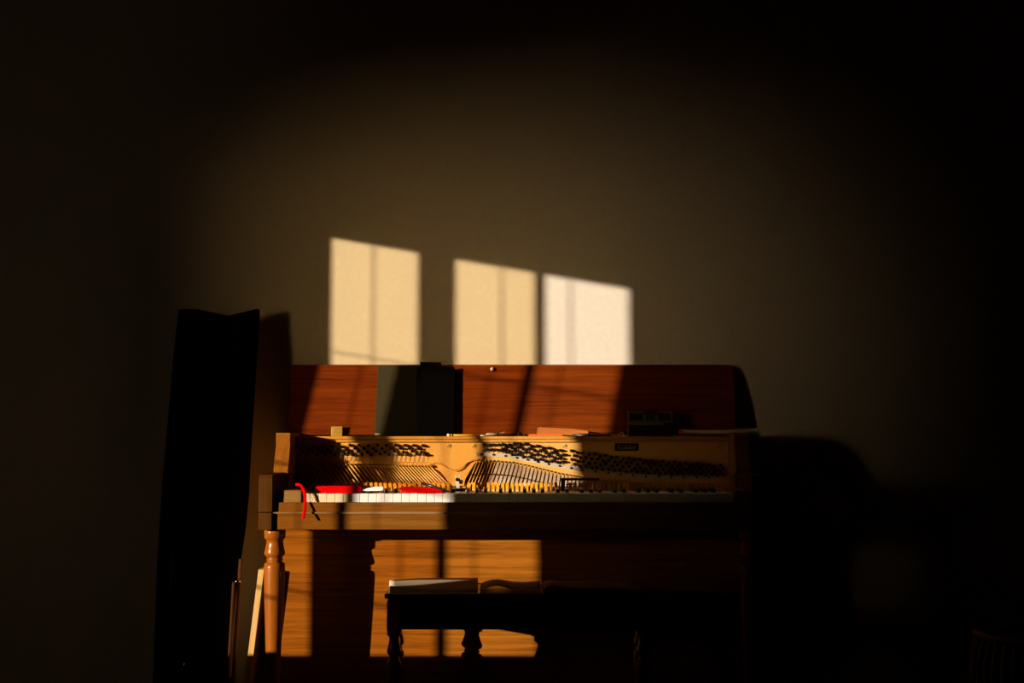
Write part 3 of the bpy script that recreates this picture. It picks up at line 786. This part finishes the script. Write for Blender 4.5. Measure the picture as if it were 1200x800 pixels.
# tall soft black bag leaning on the wall
bag = thing('instrument_bag', 'tall black soft bag leaning on the wall left of the piano', 'bag', (X(240, 3.98, 600), Y(3.98), 0))
L_ = [(880, 176), (800, 179), (720, 182), (660, 184), (570, 190), (500, 196), (430, 202), (380, 207), (366, 209)]
R_ = [(880, 262), (800, 268), (740, 272), (700, 276), (640, 285), (600, 291), (560, 293), (515, 295), (440, 300), (380, 304), (366, 305)]
def edge(tab, y):
    t2 = sorted(tab)
    return lerp([(a, b) for a, b in t2], y)
bm = bmesh.new(); rows = []
ys = [877, 850, 820, 780, 740, 700, 660, 620, 580, 540, 500, 460, 420, 390, 374]
topc = [(209, 362.5), (216, 361.8), (232, 362.2), (243, 364.5), (256, 368.5), (268, 369.6), (280, 368.5), (292, 364.5), (300, 361.8), (304.5, 362.5)]
nX = len(topc)
for y in ys:
    f = (877 - y) / (877 - 366.0); Dm = 3.93 + 0.085 * f
    a, b = edge(L_, y), edge(R_, y); fr_, bk_ = [], []
    for i in range(nX):
        u = i / (nX - 1); bul = math.sin(math.pi * u) ** 0.5 * (0.055 - 0.03 * f) + 0.004
        x_ = a + (b - a) * u
        fr_.append(bm.verts.new(at(x_, y, Dm - bul + 0.006 * math.sin(u * 9 + f * 11)))); bk_.append(bm.verts.new(at(x_, y, Dm + 0.02)))
    rows.append((fr_, bk_))
fr_, bk_ = [], []
for x_, y in topc: fr_.append(bm.verts.new(at(x_, y, 4.008))); bk_.append(bm.verts.new(at(x_, y, 4.034)))
rows.append((fr_, bk_))
for (f1, b1), (f2, b2) in zip(rows, rows[1:]):
    for i in range(nX - 1):
        bm.faces.new((f1[i], f1[i + 1], f2[i + 1], f2[i])).smooth = True
        bm.faces.new((b1[i + 1], b1[i], b2[i], b2[i + 1])).smooth = True
    bm.faces.new((f1[0], f2[0], b2[0], b1[0])); bm.faces.new((f1[-1], b1[-1], b2[-1], f2[-1]))
bm.faces.new(rows[0][0][::-1] + rows[0][1]); bm.faces.new(rows[-1][0] + rows[-1][1][::-1])
zmin = min(v.co.z for v in bm.verts)
bmesh.ops.recalc_face_normals(bm, faces=bm.faces)
obj('shell', bm, M['bag'], bag)
obj('zip', tube([at(x, y, D_) for x, y, D_ in ((197, 716, 3.885), (199, 690, 3.89), (201, 655, 3.893), (203, 620, 3.90))], 0.0014, 6), M['pin'], bag)
for x, y, D_ in ((190, 788.5, 3.87), (248.5, 722, 3.885)):
    c = at(x, y, D_)
    obj('buckle', box(c - Vector((0.004, 0.003, 0.0025)), c + Vector((0.004, 0.003, 0.0025)), 0.001), M['chrome'], bag)
obj('zip_pull', tube([at(216, 776, 3.86), at(211.5, 790, 3.86)], 0.0014, 6), M['chrome'], bag)
# folded wooden stand: two thin legs beside the bag
st = thing('folded_stand', 'folded wooden stand with thin brown legs standing between the bag and the board', 'stand', (X(272, 3.86, 800), Y(3.86), 0))
for (xa, ya), (xb, yb), w, D_ in (((281.5, 655), (268, 872), 0.0080, 3.86), ((273.2, 682), (262, 872), 0.0055, 3.84)):
    a, b = at(xa, ya, D_), at(xb, yb, D_); b.z = 0
    obj('leg', prism([b - Vector((w / 2, 0, 0)), b + Vector((w / 2, 0, 0)), a + Vector((w / 2, 0, 0)), a - Vector((w / 2, 0, 0))], (0, 0.018, 0), 0.001), M['slat'], st)
a = at(277.5, 681, 3.85)
obj('bolt', lathe([(-0.008, 0.0022), (0.012, 0.0022)], a, (1, 0, 0), 8), M['chrome'], st)
a = at(268, 800, 3.85)
obj('crossbar', box((X(266, 3.85, 800), Y(3.845), a.z), (X(273, 3.85, 800), Y(3.872), a.z + 0.015), 0.001), M['slat'], st)

# ------------------------------------------------------------------ basket at the right edge
DB = 3.2
bc = at(1213, 800, DB); bc.z = 0
ztop = Z(722, DB)
bas = thing('wicker_basket', 'round brown wicker basket with a twisted rope handle at the right edge', 'basket', (bc.x, bc.y, 0))
Rb = bc.x - X(1140, DB, 790)
prof_b = [(0.0, Rb * 0.78), (0.02, Rb * 0.82), (ztop * 0.45, Rb * 0.98), (ztop * 0.75, Rb * 0.99), (ztop * 0.9, Rb * 0.86)]
obj('liner', lathe([(0.003, Rb * 0.76)] + [(z, r - 0.006) for z, r in prof_b[1:]], bc, seg=32), M['black'], bas)
sv0 = None
for k in range(36):
    an = 2 * math.pi * k / 36
    q = [bc + Vector((math.cos(an) * r, math.sin(an) * r, z)) for z, r in prof_b]
    obj('stave', tube(q, 0.006, 6), M['wicker'], bas)
for f, rr in ((0.9, 0.009), (0.45, 0.006), (0.08, 0.007)):
    z = ztop * f; r = lerp([(a, b) for a, b in prof_b], z) + 0.004
    obj('hoop', tube([bc + Vector((math.cos(2 * math.pi * k / 40) * r, math.sin(2 * math.pi * k / 40) * r, z)) for k in range(41)], rr, 6), M['wicker'], bas)
ha = [at(1147, 668, DB), at(1158, 680, DB), at(1172, 692, DB), at(1188, 705, DB), at(1208, 722, DB), bc + Vector((0.02, 0, ztop * 0.85))]
for ph in (0, math.pi):
    pts = []
    for i in range(31):
        t_ = i / 30 * 4.0; k = min(3, int(t_)); f = t_ - k
        p = ha[k].lerp(ha[k + 1], f)
        pts.append(p + Vector((0.003 * math.cos(i * 0.9 + ph), 0.004 * math.sin(i * 0.9 + ph), 0.004 * math.cos(i * 0.9 + ph))))
    obj('rope_handle', tube(pts, 0.005, 6), M['wicker'], bas)
c = ha[3]
obj('metal_ring', lathe([(-0.006, 0.009), (0.006, 0.009)], c + Vector((0, -0.004, 0)), (1, 0, -0.8), 10), M['steel'], bas)
